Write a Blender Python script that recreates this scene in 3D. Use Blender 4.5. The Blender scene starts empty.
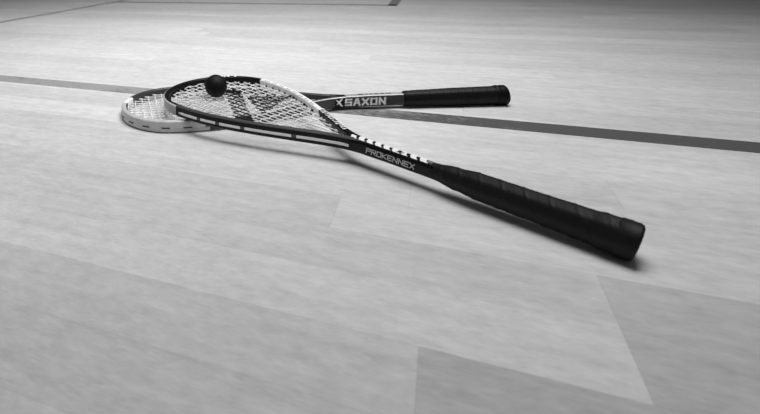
import bpy, bmesh, math, random
from mathutils import Vector, Matrix
random.seed(11)
scene = bpy.context.scene
col = scene.collection
PI = math.pi

# ------------------------------------------------------------------ materials
def mat(name, base, rough=.5, metallic=0.0, spec=.5, coat=0.0):
    m = bpy.data.materials.new(name); m.use_nodes = True
    b = m.node_tree.nodes['Principled BSDF']
    b.inputs['Base Color'].default_value = (base, base, base, 1)
    b.inputs['Roughness'].default_value = rough
    b.inputs['Metallic'].default_value = metallic
    b.inputs['Specular IOR Level'].default_value = spec
    b.inputs['Coat Weight'].default_value = coat
    return m

def noisy(name, base, amp, scale, rough=.5, spec=.5, bump=0.0, stretch=(1, 1, 1), coat=0.0, metallic=0.0):
    m = mat(name, base, rough, metallic, spec, coat)
    nt = m.node_tree; N = nt.nodes; L = nt.links; b = N['Principled BSDF']
    tc = N.new('ShaderNodeTexCoord'); mp = N.new('ShaderNodeMapping'); mp.inputs['Scale'].default_value = stretch
    no = N.new('ShaderNodeTexNoise'); no.inputs['Scale'].default_value = scale; no.inputs['Detail'].default_value = 4
    L.new(tc.outputs['Object'], mp.inputs['Vector']); L.new(mp.outputs['Vector'], no.inputs['Vector'])
    mr = N.new('ShaderNodeMapRange'); mr.inputs['From Min'].default_value = .3; mr.inputs['From Max'].default_value = .7
    mr.inputs['To Min'].default_value = max(0, base - amp); mr.inputs['To Max'].default_value = base + amp
    L.new(no.outputs['Fac'], mr.inputs['Value']); L.new(mr.outputs['Result'], b.inputs['Base Color'])
    if bump:
        bp = N.new('ShaderNodeBump'); bp.inputs['Strength'].default_value = bump; bp.inputs['Distance'].default_value = .0006
        L.new(no.outputs['Fac'], bp.inputs['Height']); L.new(bp.outputs['Normal'], b.inputs['Normal'])
    return m

M_black = mat('gloss_black_paint', .0035, .3, spec=.22)
M_dark = mat('dark_grey_paint', .045, .3, spec=.35)
M_mid = mat('mid_grey_paint_and_sheen', .06, .35, spec=.4)
M_light = noisy('light_grey_paint', .55, .04, 90, .35)
M_pale = noisy('pale_grey_paint', .62, .05, 60, .35)
M_white = mat('white_paint', .92, .4)
M_silver = mat('silver_paint', .55, .3, .3)
M_grom = mat('black_nylon', .004, .5, spec=.2)
M_string = mat('white_string', .92, .35)
M_grip_a = noisy('black_wrap_tape', .006, .003, 500, .55, .26, bump=.35)
M_grip_b = noisy('black_perforated_wrap', .003, .002, 700, .5, .22, bump=.6, stretch=(1, .35, .35))
M_cap = mat('black_rubber_cap', .003, .5, spec=.15)
M_rubber = noisy('black_ball_rubber', .004, .002, 300, .6, .22, bump=.2)

# ------------------------------------------------------------------ helpers
def link(name, me, mats, parent=None, smooth=True):
    o = bpy.data.objects.new(name, me); col.objects.link(o)
    for m in (mats if isinstance(mats, (list, tuple)) else [mats]): me.materials.append(m)
    if smooth:
        for p in me.polygons: p.use_smooth = True
    if parent: o.parent = parent
    return o

class MB:
    def __init__(s): s.v = []; s.f = []; s.m = []
    def ring_loft(s, rings, matf=None, cap=True, closed=False):
        n = len(rings[0]); b = len(s.v)
        for r in rings: s.v.extend([tuple(p) for p in r])
        R = len(rings)
        for i in range(R if closed else R - 1):
            j = (i + 1) % R
            for k in range(n):
                l = (k + 1) % n
                s.f.append((b + i*n + k, b + i*n + l, b + j*n + l, b + j*n + k)); s.m.append(matf(i, k) if matf else 0)
        if cap and not closed:
            s.f.append(tuple(b + k for k in reversed(range(n)))); s.m.append(matf(0, 0) if matf else 0)
            s.f.append(tuple(b + (R-1)*n + k for k in range(n))); s.m.append(matf(R-2, 0) if matf else 0)
    def tube(s, pts, r, n=6, m=0):
        rings = []
        for i, p in enumerate(pts):
            p = Vector(p); d = (Vector(pts[min(i+1, len(pts)-1)]) - Vector(pts[max(i-1, 0)])).normalized()
            a = d.cross(Vector((0, 0, 1)));  a = a.normalized() if a.length > 1e-6 else Vector((1, 0, 0))
            c = a.cross(d)
            rings.append([p + a*r*math.cos(2*PI*k/n) + c*r*math.sin(2*PI*k/n) for k in range(n)])
        s.ring_loft(rings, (lambda i, k: m))
    def poly(s, pts, m=0):
        b = len(s.v); s.v.extend([tuple(p) for p in pts]); s.f.append(tuple(range(b, b+len(pts)))); s.m.append(m)
    def mesh(s, name):
        me = bpy.data.meshes.new(name); me.from_pydata(s.v, [], s.f)
        for p, k in zip(me.polygons, s.m): p.material_index = k
        bm = bmesh.new(); bm.from_mesh(me); bmesh.ops.recalc_face_normals(bm, faces=bm.faces); bm.to_mesh(me); bm.free()
        me.update(); return me

def rrect(hw, hh, rad, per=5):
    """rounded rectangle section in (a, b), counter-clockwise starting on the +a side"""
    out = []
    for cx, cy, a0 in ((hw-rad, hh-rad, 0), (-hw+rad, hh-rad, PI/2), (-hw+rad, -hh+rad, PI), (hw-rad, -hh+rad, 3*PI/2)):
        for k in range(per): a = a0 + PI/2*k/(per-1); out.append((cx+rad*math.cos(a), cy+rad*math.sin(a)))
    return out

# ------------------------------------------------------------------ racket geometry, local x = along racket from butt, y = side, z = normal
LEN = .685
def head_path(s0, hw, sm, k, start=.235, ins=.005, n=150):
    """centre line of the hoop, from one arm root round the tip to the other arm root"""
    half = []
    for i in range(14):
        q = i/14; half.append((start + (s0-start)*q, .0015 + (.0105)*q**2.2))
    for i in range(60):
        q = i/60; half.append((s0 + (sm-s0)*q, .012 + (hw-.012)*math.sin(PI/2*q)**k))
    for i in range(61):
        a = PI/2*i/60; half.append((sm + (LEN-sm)*math.sin(a), hw*math.cos(a)))
    # inset so that the outer wall follows the measured outline
    pts = half + [(s, -w) for s, w in reversed(half[:-1])]
    for _ in range(6):
        q = pts[:]
        for i in range(1, len(pts)-1): q[i] = tuple(.25*pts[i-1][c]+.5*pts[i][c]+.25*pts[i+1][c] for c in (0, 1))
        pts = q
    # resample evenly
    d = [0]
    for a, b in zip(pts, pts[1:]): d.append(d[-1] + math.dist(a, b))
    out = []; j = 0
    for i in range(n+1):
        t = d[-1]*i/n
        while j < len(d)-2 and d[j+1] < t: j += 1
        q = (t-d[j])/max(1e-9, d[j+1]-d[j]); out.append(tuple(pts[j][c]*(1-q)+pts[j+1][c]*q for c in (0, 1)))
    # outward normals, inset
    res = []
    for i, p in enumerate(out):
        a = out[max(0, i-1)]; b = out[min(n, i+1)]; tx, ty = b[0]-a[0], b[1]-a[1]; l = math.hypot(tx, ty)
        nx, ny = -ty/l, tx/l          # path goes +y side -> tip -> -y side, outward normal
        if i < n/2 and ny < 0 and p[1] > .02: nx, ny = -nx, -ny
        w = min(1, max(0, (p[0]-start)/.08))
        res.append((p[0]-nx*ins*w, p[1]-ny*ins*w, nx, ny))
    return res

def hoop(name, path, hh, mats, zone, parent, hw=.005, rad=.003):
    sec = rrect(hw, hh, rad, 6); mb = MB(); rings = []
    for s, t, nx, ny in path:
        rings.append([Vector((s+nx*a, t+ny*a, b)) for a, b in sec])
    def mf(i, k):
        s, t, nx, ny = path[min(i, len(path)-1)]
        a = (sec[k][0]+sec[(k+1) % len(sec)][0])/2; b = (sec[k][1]+sec[(k+1) % len(sec)][1])/2
        return zone(s, t, a/hw, b/hh)
    mb.ring_loft(rings, mf)
    return link(name, mb.mesh(name), mats, parent)

def outer_strip(name, path, sel, hh, z0, z1, off, mats, mf, parent, hw=.005):
    """raised strip following the outer wall of the hoop between heights z0, z1"""
    mb = MB(); run = []
    def flush():
        if len(run) > 1:
            rings = []
            for i, (s, t, nx, ny) in enumerate(run):
                e = .25 if i in (0, len(run)-1) else 1
                zc = (z0+z1)/2; h2 = (z1-z0)/2*(.4+.6*e)
                rings.append([Vector((s+nx*a, t+ny*a, z)) for a, z in ((hw-.001, zc-h2), (hw+off*e, zc-h2*.7), (hw+off*e, zc+h2*.7), (hw-.001, zc+h2))])
            idx = list(run); mb.ring_loft(rings, lambda i, k: mf(*idx[i][:2], i))
        run.clear()
    for p in path:
        if sel(*p[:2]): run.append(p)
        else: flush()
    flush()
    return link(name, mb.mesh(name), mats, parent, smooth=False)

def inside_interval(path, coord, value, hw=.005):
    """crossings of the inner wall with the line coord = value"""
    inner = [(s-nx*hw, t-ny*hw) for s, t, nx, ny in path]; xs = []
    for a, b in zip(inner, inner[1:]):
        if (a[coord]-value)*(b[coord]-value) < 0:
            q = (value-a[coord])/(b[coord]-a[coord]); xs.append(a[1-coord]*(1-q)+b[1-coord]*q)
    return sorted(xs)

def line_clip(path, f, s_lo, s_hi, hw=.005):
    """the s interval in which the main string t=f(s) is inside the hoop"""
    ok = []; s = s_lo
    while s < s_hi:
        x = inside_interval(path, 0, s, hw)
        if len(x) >= 2 and x[0] < f(s) < x[-1]: ok.append(s)
        s += .001
    return (ok[0]-.002, ok[-1]+.002) if ok else None

def string_bed(path, parent, n_half, pitch_tip, root, cross0, cross_pitch, r=.0008, skew=0.0, stencil=None):
    mb = MB(); ends = []; mains = []
    for i in range(-n_half, n_half+1):
        c = (i+.0)
        f = lambda s, c=c: c*(root + (s-.32)/(.36)*(pitch_tip-root))
        iv = line_clip(path, f, .325, .684)
        if not iv: continue
        mains.append(f); pts = []
        n = 60
        for k in range(n+1):
            s = iv[0]+(iv[1]-iv[0])*k/n; pts.append((s, f(s), 0))
        for a, b in zip(pts, pts[1:]):
            m = 1 if stencil and stencil((a[0]+b[0])/2, (a[1]+b[1])/2) else 0
            mb.tube([a, b], r, 6, m)
        ends += [(pts[0], Vector(pts[1])-Vector(pts[0])), (pts[-1], Vector(pts[-2])-Vector(pts[-1]))]
    s = cross0; par = 0
    while s < .676:
        x = inside_interval(path, 0, s)
        if len(x) >= 2 and x[-1]-x[0] > .03:
            a, b = x[0]-.002, x[-1]+.002; n = max(12, int((b-a)/.003)); pts = []
            for k in range(n+1):
                t = a+(b-a)*k/n
                ph = t/(root + (s-.32)/.36*(pitch_tip-root))
                pts.append((s + skew*t, t, .0012*math.cos(PI*(ph+par))))
            for p, q in zip(pts, pts[1:]):
                m = 1 if stencil and stencil((p[0]+q[0])/2, (p[1]+q[1])/2) else 0
                mb.tube([p, q], r, 5, m)
            ends += [(pts[0], Vector((0, 1, 0))), (pts[-1], Vector((0, -1, 0)))]
        s += cross_pitch; par += 1
    o = link('string_bed', mb.mesh('string_bed'), [M_string, M_grom], parent)
    g = MB()
    for p, d in ends:
        d = d.normalized(); p = Vector(p); p.z = 0
        g.tube([p-d*.001, p+d*.0045], .0019, 8, 1 if p.y < 0 and .32 < p.x < .42 else 0)
    return o, g

def grip(parent, prof, length, ridge, pitch, mats, name='grip', z=0.0, squash=.93, turns_dir=1, shear=0.0, shear_z=0.0):
    mb = MB(); n = 48; m = 260; rings = []
    def rad(s):
        for (a, ra), (b, rb) in zip(prof, prof[1:]):
            if a <= s <= b:
                q = (s-a)/(b-a); q = q*q*(3-2*q); return ra+(rb-ra)*q
        return prof[-1][1]
    for i in range(m+1):
        s = prof[0][0] + (length-prof[0][0])*i/m; R = rad(s); ring = []
        for k in range(n):
            a = 2*PI*k/n
            ph = (s/pitch + turns_dir*a/(2*PI)) % 1.0
            d = ridge*(math.exp(-((ph-.5)/.07)**2) + .35*ph) if s > .019 else 0
            octa = 1 + .018*math.cos(8*a)
            ring.append(Vector((s, (R*octa+d)*math.cos(a)*squash, (R*octa+d)*math.sin(a)+z)))
        rings.append(ring)
    if shear:
        rings = [[Vector((v.x+(shear*v.y+shear_z*v.z)*max(0, 1-v.x/.05), v.y, v.z)) for v in r_] for r_ in rings]
    mb.ring_loft(rings)
    return link(name, mb.mesh(name), mats, parent)

def revolve(name, prof, mats, parent, n=48, squash=.93, loc=(0, 0, 0), shear=0.0, shear_z=0.0):
    mb = MB(); mb.ring_loft([[Vector((loc[0]+s+shear*r*math.cos(2*PI*k/n)*squash*max(0, 1-s/.05)+shear_z*r*math.sin(2*PI*k/n)*max(0, 1-s/.05), loc[1]+r*math.cos(2*PI*k/n)*squash, loc[2]+r*math.sin(2*PI*k/n))) for k in range(n)] for s, r in prof])
    return link(name, mb.mesh(name), mats, parent)

def shaft_dims(keys):
    def f(s):
        if s <= keys[0][0]: return keys[0][1:]
        for a, b in zip(keys, keys[1:]):
            if a[0] <= s <= b[0]:
                q = (s-a[0])/(b[0]-a[0]); q = q*q*(3-2*q); return tuple(a[c]+(b[c]-a[c])*q for c in (1, 2))
        return keys[-1][1:]
    return f
def shaft(parent, dims, s_a, s_b, mats, zone, rad=.004, n=50):
    mb = MB(); rings = []; secs = []
    for i in range(n+1):
        s = s_a+(s_b-s_a)*i/n; hw, hh = dims(s); sec = rrect(hw, hh, min(rad, hw*.8), 6); secs.append((s, sec, hw, hh))
        rings.append([Vector((s, a, b)) for a, b in sec])
    def mf(i, k):
        s, sec, hw, hh = secs[i]; k2 = (k+1) % len(sec)
        return zone(s, (sec[k][0]+sec[k2][0])/2/hw, (sec[k][1]+sec[k2][1])/2/hh)
    mb.ring_loft(rings, mf)
    return link('shaft', mb.mesh('shaft'), mats, parent)

# ------------------------------------------------------------------ block lettering, drawn as strokes in a unit cell
GL = {
 'S': [[(1, 1), (0, 1), (0, .5), (1, .5), (1, 0), (0, 0)]], 'A': [[(0, 0), (.38, 1), (.62, 1), (1, 0)], [(.2, .3), (.8, .3)]],
 'X': [[(0, 0), (1, 1)], [(0, 1), (1, 0)]], 'O': [[(0, 0), (0, 1), (1, 1), (1, 0), (0, 0)]], 'N': [[(0, 0), (0, 1), (1, 0), (1, 1)]],
 'P': [[(0, 0), (0, 1), (1, 1), (1, .5), (0, .5)]], 'R': [[(0, 0), (0, 1), (1, 1), (1, .5), (0, .5)], [(.45, .5), (1, 0)]],
 'K': [[(0, 0), (0, 1)], [(1, 1), (.1, .5), (1, 0)]], 'E': [[(1, 1), (0, 1), (0, 0), (1, 0)], [(0, .5), (.85, .5)]],
}
def lettering(name, text, place, cell_w, cell_h, stroke, gap, mats, parent, slant=0.0, fat=1.0, flat=1.0):
    """place(x, y) maps the text's own plane (metres, x to the right) on to the surface"""
    mb = MB(); x0 = 0
    for ch in text:
        if ch != ' ':
            for line in GL[ch]:
                P = [Vector((x0 + stroke/2 + a*(cell_w-stroke), stroke/2 + b*(cell_h-stroke))) for a, b in line]
                for i, (p, q) in enumerate(zip(P, P[1:])):
                    d = (q-p).normalized(); nrm = Vector((-d.y, d.x))*stroke/2*fat*(flat if abs(d.x) > 2*abs(d.y) else 1); e = d*stroke/2
                    pts = [p-e-nrm, q+e-nrm, q+e+nrm, p-e+nrm]
                    K = 3
                    for k in range(K):
                        u0, u1 = k/K, (k+1)/K
                        quad = [pts[0].lerp(pts[1], u0), pts[0].lerp(pts[1], u1), pts[3].lerp(pts[2], u1), pts[3].lerp(pts[2], u0)]
                        mb.poly([place(v.x+slant*v.y, v.y, .00025) for v in quad])
        x0 += cell_w+gap
    return link(name, mb.mesh(name), mats, parent, smooth=False)

def marks(name, polys, place, mats, parent):
    mb = MB()
    for pl in polys: mb.poly([place(x, y, .0003) for x, y in pl])
    return link(name, mb.mesh(name), mats, parent, smooth=False)

def thing(name, label, cat, O, ax, sd, up):
    e = bpy.data.objects.new(name, None); col.objects.link(e); e.empty_display_size = .05
    e['label'] = label; e['category'] = cat
    ax = Vector(ax).normalized(); sd = Vector(sd).normalized(); up = ax.cross(sd).normalized(); sd = up.cross(ax)
    m = Matrix(((ax.x, sd.x, up.x, O[0]), (ax.y, sd.y, up.y, O[1]), (ax.z, sd.z, up.z, O[2]), (0, 0, 0, 1)))
    e.matrix_world = m
    return e, m

def frame_axes(a, tilt, rl):
    ax = Vector((math.cos(tilt)*math.cos(a), math.cos(tilt)*math.sin(a), math.sin(tilt))); sd0 = Vector((-math.sin(a), math.cos(a), 0)); up0 = ax.cross(sd0)
    return ax, sd0*math.cos(rl)+up0*math.sin(rl), -sd0*math.sin(rl)+up0*math.cos(rl)

# ================================================================== FRONT RACKET
ax, sd, up = frame_axes(2.1662, .0250, -.0206)
FR, FM = thing('squash_racket', 'black and white squash racket lying on top, thick tape-wound grip nearest the viewer', 'racket', (.41898, .53724, .0185), ax, sd, up)
pathF = head_path(.3154, .1092, .5878, 1.1614)
HHF = .0088
def zoneF(s, t, a, b):
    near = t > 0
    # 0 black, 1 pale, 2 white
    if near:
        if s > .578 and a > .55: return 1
        if s < .578 and b > .8: return 3  # grey here paints the overhead reflection on to the glossy near top face
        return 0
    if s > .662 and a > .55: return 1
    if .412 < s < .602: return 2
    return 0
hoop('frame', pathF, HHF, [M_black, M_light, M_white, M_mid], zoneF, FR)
def mfF(s, t, i): return 1 if s > .37 and (i % 11 == 0 or (i % 23) == 5) else 0
outer_strip('side_stripe', pathF, lambda s, t: t > 0 and .306 < s < .575, HHF, -.0036, .0012, .0008, [M_white, M_mid], mfF, FR)
def in_poly(x, y, P):
    c = False
    for (x0, y0), (x1, y1) in zip(P, P[1:]+P[:1]):
        if (y0 > y) != (y1 > y) and x < (x1-x0)*(y-y0)/(y1-y0)+x0: c = not c
    return c
INK = [[(.620, -.030), (.590, -.042), (.455, .050), (.474, .070)], [(.559, -.027), (.508, -.093), (.477, .013)]]
def ink(s, t): return any(in_poly(s, t, P) for P in INK)
bd, g = string_bed(pathF, FR, 8, .0128, .0083, .402, .0180, r=.00085, stencil=ink)
link('grommets', g.mesh('grommets'), [M_grom, M_white], FR)
dF = shaft_dims([(.17, .0075, .0085), (.25, .0080, .0085), (.29, .0094, .0086), (.322, .0128, .0084)])
shaft(FR, dF, .17, .322, [M_black], lambda s, a, b: 0)
def side_of(path, dims, hw=.005):
    arm = [(q[0]+q[2]*hw, q[1]+q[3]*hw) for q in path[:50] if q[1] > 0]
    def f(s):
        v = dims(s)[0]
        for a, b in zip(arm, arm[1:]):
            if a[0] <= s <= b[0]: v = max(v, a[1]+(b[1]-a[1])*(s-a[0])/(b[0]-a[0]))
        return v
    return f
sideF = side_of(pathF, dF)
def side_F(s_start, z_start):
    return lambda x, y, o: (s_start-x, sideF(s_start-x)+o, z_start+y)
lettering('brand_lettering', 'PROKENNEX', side_F(.2850, -.0036), .0069, .0072, .0013, .0008, [M_light], FR, slant=.25)
def top_F(x, y, o): return (x, y, dF(x)[1]+o)
pl = []
random.seed(5)
s = .317
for i in range(9):
    w = .0098+random.uniform(-.001, .001)
    y0, y1 = -.0068, .0052
    pl.append([(s, y0), (s-w*.80, y0), (s-w*.80-.0025, y1*.1), (s-w-.005, y1), (s-.006, y1), (s-.002, 0)])
    s -= .0127
marks('white_lettering', pl, top_F, [M_white], FR)
marks('pinstripe', [[(.203, -.0045), (.186, -.0045), (.186, -.0037), (.203, -.0037)], [(.203, -.0015), (.186, -.0015), (.186, -.0007), (.203, -.0007)], [(.203, .0015), (.186, .0015), (.186, .0023), (.203, .0023)]], top_F, [M_light], FR)
# speckled print on the top and outside of the far arm
pl = []
farF = [p for p in pathF if p[1] < -.013 and .325 < p[0] < .412]
for i, (s, t, nx, ny) in enumerate(farF):
    for j in range(4):
        q = random.random(); r = random.uniform(.0013, .0026); b = -.0036+.0023*j
        if q < .9:
            c = (s+nx*b+random.uniform(-.001, .001), t+ny*b)
            pl.append([(c[0]-r, c[1]-r*.5), (c[0]+r, c[1]-r*.7), (c[0]+r*.7, c[1]+r*.5), (c[0]-r*.6, c[1]+r*.6)])
pk = pl; pl = []
for (s_, t_, w_) in ((.668, -.048, .004), (.664, -.056, .005), (.659, -.066, .003), (.655, -.072, .005), (.649, -.080, .004)):
    n_ = min((p for p in pathF if p[1] < 0 and p[0] > .5), key=lambda p: (p[0]-s_)**2+(p[1]-t_)**2)
    tx_, ty_ = n_[3], -n_[2]
    pl.append([(n_[0]+tx_*a_*w_/2+n_[2]*b_, n_[1]+ty_*a_*w_/2+n_[3]*b_) for a_, b_ in ((-1, -.0042), (1, -.0042), (1, .0036), (-1, .0036))])
marks('white_print', pl, lambda x, y, o: (x, y, HHF+o), [M_white], FR)
pl = pk
marks('speckled_print', pl, lambda x, y, o: (x, y, HHF+o), [M_white], FR)
pl = []
for a, b in zip(farF, farF[1:]):
    pl.append([(a[0]+a[2]*.0032, a[1]+a[3]*.0032), (b[0]+b[2]*.0032, b[1]+b[3]*.0032), (b[0]+b[2]*.0041, b[1]+b[3]*.0041), (a[0]+a[2]*.0041, a[1]+a[3]*.0041)])
pe = pl; pl = []
for i, p in enumerate([p for p in pathF if p[1] < 0 and .43 < p[0] < .60]):
    if i % 3 == 1: continue
    tx_, ty_ = p[3], -p[2]
    pl.append([(p[0]+tx_*a_+p[2]*b_, p[1]+ty_*a_+p[3]*b_) for a_, b_ in ((-.0012, -.004), (.0006, -.004), (.0018, -.0008), (.0002, -.0006))])
marks('grey_print', pl, lambda x, y, o: (x, y, HHF+o), [M_mid], FR)
pl = pe
marks('edge_line', pl, lambda x, y, o: (x, y, HHF+o*.6-.0004), [M_white], FR)
grip(FR, [(.004, .0178), (.024, .0176), (.034, .0165), (.09, .0156), (.140, .0153), (.168, .0130), (.196, .0094)], .196, .0004, .0235, [M_grip_a], shear=-.25, shear_z=-.36, turns_dir=-2)
revolve('butt_cap', [(-.0015, .0005), (-.0015, .0155), (-.0008, .0170), (.001, .0180), (.008, .0184), (.0135, .0183), (.0150, .0176), (.0165, .0170)], [M_grip_a], FR, shear=-.25, shear_z=-.36)

# ================================================================== REAR RACKET
ax, sd, up = frame_axes(3.1011, -.0115, 0)
RR, RM = thing('squash_racket', 'grey squash racket with short black grip lying underneath, behind the tape-wound one', 'racket', (.59223, 1.02409, .0172), ax, sd, up)
pathR = head_path(.3019, .1111, .5890, 1.177)
HHR = .0092
def zoneR(s, t, a, b):
    # 0 dark 1 light 2 white 3 silver
    if t > 0 or s > .682:
        if s > .44: return 1 if a > -.6 and (s > .53 or t < 0 or b > .55) else 0
        return 3 if b > .9 and a > .1 else 0
    if s > .675: return 2
    if a > .93 and b > .3: return 3
    return 0
hoop('frame', pathR, HHR, [M_dark, M_light, M_white, M_silver], zoneR, RR)
cR = {'n': 0}
outer_strip('grommet_strip', pathR, lambda s, t: t > -.01 and s > .45, HHR, -.0030, -.0008, .0006, [M_light, M_grom], lambda s, t, i: 1 if i % 5 in (1, 2) else 0, RR)
bd2, g2 = string_bed(pathR, RR, 7, .0150, .0100, .40, .0130, skew=-.12, r=.0009)
link('grommets', g2.mesh('grommets'), [M_light, M_light], RR)
dR = shaft_dims([(.17, .0085, .0100), (.24, .0088, .0100), (.285, .0096, .0094), (.310, .0132, .0088)])
shaft(RR, dR, .17, .31, [M_dark, M_silver, M_black], lambda s, a, b: (2 if s > .283 else 1) if b > .9 and s < .30 else 0)
sideR = side_of(pathR, dR)

lettering('brand_lettering', 'SAXON', lambda x, y, o: (.2890-x, sideR(.2890-x)+o+.0002, -.0068+y), .0128, .0132, .0036, .0020, [M_white], RR, slant=.12, flat=.68)
side_R = lambda x, y, o: (x, sideR(x)+o+.0002, y)
marks('star_emblem', [[(s_+.0075, z_) for s_, z_ in ((.298, .0068), (.2915, .0032), (.2865, .0072), (.2832, .0072), (.2890, .0006), (.2845, -.0070), (.2885, -.0060), (.2920, -.0012), (.2965, -.0035), (.2935, .0010))]], side_R, [M_white], RR)
marks('black_band', [[(b_, -.0078), (b_-.0021, -.0078), (b_-.0021, .0078), (b_, .0078)] for b_ in [.307-.002*i_ for i_ in range(10)]], lambda x, y, o: (x, sideR(x)+.0002, y), [M_black], RR)
marks('top_lettering', [[(s, -.003), (s-w, -.003), (s-w, .001), (s, .001)] for s, w in ((.262, .010), (.249, .004), (.241, .004), (.233, .007), (.222, .006), (.213, .009))], lambda x, y, o: (x, y, dR(x)[1]+o), [M_black], RR)
grip(RR, [(.006, .0150), (.022, .0160), (.030, .0156), (.09, .0152), (.150, .0140), (.180, .0134), (.184, .0120)], .184, .0003, .0125, [M_grip_b])
revolve('butt_cap', [(.0025, .0005), (.0025, .0110), (.0035, .0145), (.006, .0168), (.012, .0172), (.017, .0164), (.019, .0172), (.023, .0170), (.026, .0155)], [M_cap], RR)

# ================================================================== BALL
PX, PY, FPX, CH, PITCH, ROLL = 165.816, -85.04, 572.26, .30961, -.046107, -.037251
cp, sp = math.cos(PITCH), math.sin(PITCH)
fwd = Vector((0, cp, -sp)); rt = Vector((1, 0, 0)); uu = Vector((0, sp, cp))
right = rt*math.cos(ROLL)+uu*math.sin(ROLL); upc = -rt*math.sin(ROLL)+uu*math.cos(ROLL)
BR = .0194
bl = Vector((.5927, .0170, .0194+.0009))
ray = fwd + right*((216-PX)/FPX) - upc*((86-PY)/FPX)
inv = FM.inverted(); o_ = inv @ Vector((0, 0, CH)); d_ = inv.to_3x3() @ ray
tt = ((BR+.0016)-o_.z)/d_.z; bl = o_ + d_*tt
bm = bmesh.new(); bmesh.ops.create_uvsphere(bm, u_segments=48, v_segments=32, radius=BR)
me = bpy.data.meshes.new('squash_ball'); bm.to_mesh(me); bm.free()
ball = link('squash_ball', me, M_rubber); ball.location = FM @ bl
ball['label'] = 'small black rubber squash ball resting on the strings of the upper racket'; ball['category'] = 'ball'

# ================================================================== FLOOR (planks in their own frame: X = u along planks, Y = v across)
TH = 2.68989
FLM = Matrix.Rotation(TH, 4, 'Z')
ROW = .0776
V0 = -.4760
U_MIN, U_MAX, V_MIN, V_MAX = -4.2, 4.2, -6.4, 1.6
# boundaries seen in the photo: row index (row k spans V0-k*ROW down to V0-(k+1)*ROW) -> [(u, ...)] joints and plank tones; low-u tones nearest the camera also hold painted corner darkening
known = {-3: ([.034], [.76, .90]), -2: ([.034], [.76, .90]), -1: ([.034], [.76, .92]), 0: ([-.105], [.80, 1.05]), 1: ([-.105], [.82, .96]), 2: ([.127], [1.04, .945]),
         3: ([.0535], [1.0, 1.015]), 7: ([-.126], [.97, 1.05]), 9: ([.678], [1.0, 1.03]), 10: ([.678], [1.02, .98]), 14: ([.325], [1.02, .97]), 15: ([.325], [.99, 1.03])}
verts = []; faces = []; tones = []; seeds = []; uvs = []; lens = []
random.seed(3)
k0 = int((V0-V_MAX)/ROW)-1; k = k0
def add_plank(u0, u1, va, vb, tone):
    b = len(verts); verts.extend([(u0, vb, 0), (u1, vb, 0), (u1, va, 0), (u0, va, 0)]); faces.append((b, b+1, b+2, b+3))
    tones.append(tone); seeds.append(random.random()*40); lens.append(u1-u0)
    L = u1-u0; uvs.extend([(0, 0), (L, 0), (L, va-vb), (0, va-vb)])
while True:
    va = V0-k*ROW; vb = va-ROW
    if va < V_MIN: break
    base = random.uniform(-1, 1)*.035
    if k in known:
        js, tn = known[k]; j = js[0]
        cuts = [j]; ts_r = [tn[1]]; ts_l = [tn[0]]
        x = j
        us = [j]; rt_ = []
        while x < U_MAX:
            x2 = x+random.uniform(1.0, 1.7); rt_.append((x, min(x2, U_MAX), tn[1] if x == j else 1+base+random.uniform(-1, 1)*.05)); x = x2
        x = j; lf = []
        while x > U_MIN:
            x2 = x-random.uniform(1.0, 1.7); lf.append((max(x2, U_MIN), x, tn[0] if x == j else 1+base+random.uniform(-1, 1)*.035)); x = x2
        segs = rt_+lf
    else:
        x = U_MIN; segs = []; first = random.uniform(.3, 1.5)
        while x < U_MAX:
            x2 = x+(first if x == U_MIN else random.uniform(.8, 1.7))
            segs.append((x, min(x2, U_MAX), 1+base+random.uniform(-1, 1)*.075)); x = x2
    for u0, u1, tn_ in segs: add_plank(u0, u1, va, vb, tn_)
    k += 1
me = bpy.data.meshes.new('floor'); me.from_pydata(verts, [], faces)
at = me.attributes.new('tone', 'FLOAT', 'FACE'); at.data.foreach_set('value', tones)
at = me.attributes.new('seed', 'FLOAT', 'FACE'); at.data.foreach_set('value', seeds)
at = me.attributes.new('plank_len', 'FLOAT', 'FACE'); at.data.foreach_set('value', lens)
uvl = me.uv_layers.new(name='plank'); uvl.data.foreach_set('uv', [c for p in uvs for c in p])

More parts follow.
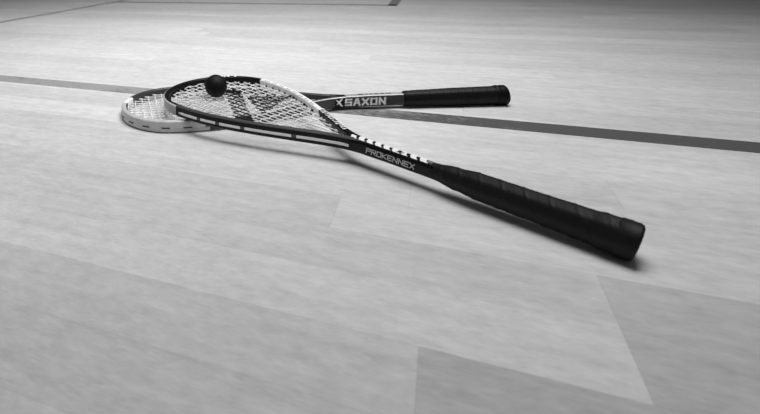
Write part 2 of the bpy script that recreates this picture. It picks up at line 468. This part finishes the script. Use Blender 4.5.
def floor_material():
    m = bpy.data.materials.new('varnished_wood_planks'); m.use_nodes = True
    nt = m.node_tree; N = nt.nodes; L = nt.links; b = N['Principled BSDF']
    def math_(op, a=None, c=None, v=None, clamp=False):
        n = N.new('ShaderNodeMath'); n.operation = op; n.use_clamp = clamp
        for i, x in enumerate((a, c, v)):
            if x is None: continue
            if isinstance(x, (int, float)): n.inputs[i].default_value = x
            else: L.new(x, n.inputs[i])
        return n.outputs[0]
    def attr(nm):
        n = N.new('ShaderNodeAttribute'); n.attribute_name = nm; return n.outputs['Fac']
    tc = N.new('ShaderNodeTexCoord'); seed = attr('seed')
    def noise(scale, sx, sy, detail=4, rough=.55, seeded=True, w=0.0, dist=0.0):
        mp = N.new('ShaderNodeMapping'); mp.inputs['Scale'].default_value = (sx, sy, 1)
        L.new(tc.outputs['Object'], mp.inputs['Vector'])
        n = N.new('ShaderNodeTexNoise'); n.noise_dimensions = '4D'; n.inputs['Scale'].default_value = scale
        n.inputs['Detail'].default_value = detail; n.inputs['Roughness'].default_value = rough; n.inputs['Distortion'].default_value = dist
        L.new(mp.outputs[0], n.inputs['Vector'])
        if seeded: L.new(seed, n.inputs['W'])
        else: n.inputs['W'].default_value = w
        return n.outputs['Fac']
    fib = noise(100, 1, 7, 5, .65)             # fine fibre along the plank
    fig = noise(9, .6, 6, 4, .55, dist=.4)  # broad figure
    mot = noise(40, 1, 1.9, 6, .68, False, 3.0)  # cloudy mottle
    scuff = noise(5, 1, 1.4, 5, .6, False, 8.0)
    s = math_('ADD', math_('MULTIPLY', math_('SUBTRACT', fib, .5), FIB), 1.0)
    s = math_('ADD', s, math_('MULTIPLY', math_('SUBTRACT', fig, .5), FIG))
    s = math_('ADD', s, math_('MULTIPLY', math_('SUBTRACT', mot, .5), MOT))
    s = math_('ADD', s, math_('MULTIPLY', math_('SUBTRACT', scuff, .5), SCF))
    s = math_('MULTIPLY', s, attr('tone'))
    # joints
    uv = N.new('ShaderNodeUVMap'); uv.uv_map = 'plank'; sep = N.new('ShaderNodeSeparateXYZ'); L.new(uv.outputs[0], sep.inputs[0])
    ex = math_('MINIMUM', sep.outputs[0], math_('SUBTRACT', attr('plank_len'), sep.outputs[0]))
    ey = math_('MINIMUM', sep.outputs[1], math_('SUBTRACT', ROW, sep.outputs[1]))
    jx = math_('MULTIPLY', math_('LESS_THAN', ex, .00045), .12); jy = math_('MULTIPLY', math_('LESS_THAN', ey, .0005), .09)
    s = math_('MULTIPLY', s, math_('SUBTRACT', 1.0, math_('MAXIMUM', jx, jy)))
    s = math_('MULTIPLY', s, ALB)
    L.new(s, b.inputs['Base Color'])
    r = math_('ADD', math_('MULTIPLY', math_('SUBTRACT', scuff, .5), .25), .48)
    L.new(r, b.inputs['Roughness'])
    b.inputs['Specular IOR Level'].default_value = .4
    bp = N.new('ShaderNodeBump'); bp.inputs['Strength'].default_value = .12; bp.inputs['Distance'].default_value = .001
    L.new(fib, bp.inputs['Height']); L.new(bp.outputs['Normal'], b.inputs['Normal'])
    return m
FIB, FIG, MOT, SCF, ALB = .55, .36, .60, .22, .62
floor = link('floor', me, floor_material(), smooth=False); floor['kind'] = 'structure'
floor.matrix_world = FLM

def line_material(name, base, wear):
    m = mat(name, base, .5, spec=.4); nt = m.node_tree; N = nt.nodes; L = nt.links; b = N['Principled BSDF']
    tc = N.new('ShaderNodeTexCoord'); mp = N.new('ShaderNodeMapping'); mp.inputs['Scale'].default_value = (1, 1.8, 1)
    L.new(tc.outputs['Object'], mp.inputs[0])
    no = N.new('ShaderNodeTexNoise'); no.inputs['Scale'].default_value = 75; no.inputs['Detail'].default_value = 6; no.inputs['Roughness'].default_value = .85
    big = N.new('ShaderNodeTexNoise'); big.inputs['Scale'].default_value = 9; big.inputs['Detail'].default_value = 2
    L.new(mp.outputs[0], no.inputs['Vector']); L.new(mp.outputs[0], big.inputs['Vector'])
    sep = N.new('ShaderNodeSeparateXYZ'); L.new(tc.outputs['Object'], sep.inputs[0])
    mr = N.new('ShaderNodeMapRange'); mr.inputs['From Min'].default_value = -.20; mr.inputs['From Max'].default_value = .45
    mr.inputs['To Min'].default_value = -.22; mr.inputs['To Max'].default_value = wear; L.new(sep.outputs[0], mr.inputs['Value'])
    a = N.new('ShaderNodeMath'); a.operation = 'ADD'; L.new(no.outputs['Fac'], a.inputs[0]); L.new(mr.outputs[0], a.inputs[1])
    a2 = N.new('ShaderNodeMath'); a2.operation = 'MULTIPLY_ADD'; L.new(big.outputs['Fac'], a2.inputs[0]); a2.inputs[1].default_value = .4; L.new(a.outputs[0], a2.inputs[2])
    rp = N.new('ShaderNodeMapRange'); rp.inputs['From Min'].default_value = .60; rp.inputs['From Max'].default_value = .80
    rp.inputs['To Min'].default_value = base; rp.inputs['To Max'].default_value = .33; L.new(a2.outputs[0], rp.inputs['Value'])
    L.new(rp.outputs[0], b.inputs['Base Color'])
    return m
M_line = line_material('worn_court_line_paint', .085, .12)
M_line2 = line_material('far_court_line_paint', .20, .05)
def court_line(p, q, w, m):
    p = Vector(p); q = Vector(q); d = (q-p).normalized(); n = Vector((-d.y, d.x))*w/2; z = .0003; K = 24; mb = MB()
    P = [p-n, p+n]; 
    rings = []
    for i in range(K+1):
        c = p.lerp(q, i/K); rings.append([Vector((c.x-n.x, c.y-n.y, 0.00002)), Vector((c.x+n.x, c.y+n.y, 0.00002)), Vector((c.x+n.x, c.y+n.y, z)), Vector((c.x-n.x, c.y-n.y, z))])
    mb.ring_loft(rings)
    o = link('court_line', mb.mesh('court_line'), m, floor, smooth=False)
    return o
court_line((-4.0, -1.0585), (4.0, -1.0585), .049, M_line)
court_line((.200, -2.642), (1.56, -2.612), .040, M_line2)
court_line((.217, -2.62), (.200, -4.6), .040, M_line2)
court_line((1.735, -1.33), (1.560, -2.83), .034, M_line2)

# ================================================================== LIGHT, WORLD, CAMERA
def area(name, loc, target, size, power, sy=None):
    l = bpy.data.lights.new(name, 'AREA'); l.energy = power; l.size = size
    if sy: l.shape = 'RECTANGLE'; l.size_y = sy
    o = bpy.data.objects.new(name, l); col.objects.link(o); o.location = loc
    o.rotation_euler = (Vector(target)-Vector(loc)).to_track_quat('-Z', 'Y').to_euler(); return o
def spot(name, loc, target, power, ang, blend, rad):
    l = bpy.data.lights.new(name, 'SPOT'); l.energy = power; l.spot_size = math.radians(ang); l.spot_blend = blend; l.shadow_soft_size = rad
    o = bpy.data.objects.new(name, l); col.objects.link(o); o.location = loc
    o.rotation_euler = (Vector(target)-Vector(loc)).to_track_quat('-Z', 'Y').to_euler(); return o
spot('ceiling_spot', (.50, 1.12, 2.4), (.0, 1.66, 0), 475, 80, 1.0, 1.1)
w = bpy.data.worlds.new('world'); scene.world = w; w.use_nodes = True
w.node_tree.nodes['Background'].inputs[0].default_value = (1, 1, 1, 1); w.node_tree.nodes['Background'].inputs[1].default_value = .08

cd = bpy.data.cameras.new('camera'); cam = bpy.data.objects.new('camera', cd); col.objects.link(cam)
cd.sensor_fit = 'HORIZONTAL'; cd.sensor_width = 36; cd.lens = FPX/760*36; cd.clip_start = .01
cd.shift_x = (380-PX)/760; cd.shift_y = (PY-207)/760
cam.matrix_world = Matrix(((right.x, upc.x, -fwd.x, 0), (right.y, upc.y, -fwd.y, 0), (right.z, upc.z, -fwd.z, CH), (0, 0, 0, 1)))
cd.dof.use_dof = True; cd.dof.focus_distance = .95; cd.dof.aperture_fstop = 9
scene.camera = cam
vs = scene.view_settings; vs.view_transform = 'Standard'; vs.look = 'None'; vs.gamma = 1; vs.exposure = 0.0; vs.use_curve_mapping = False
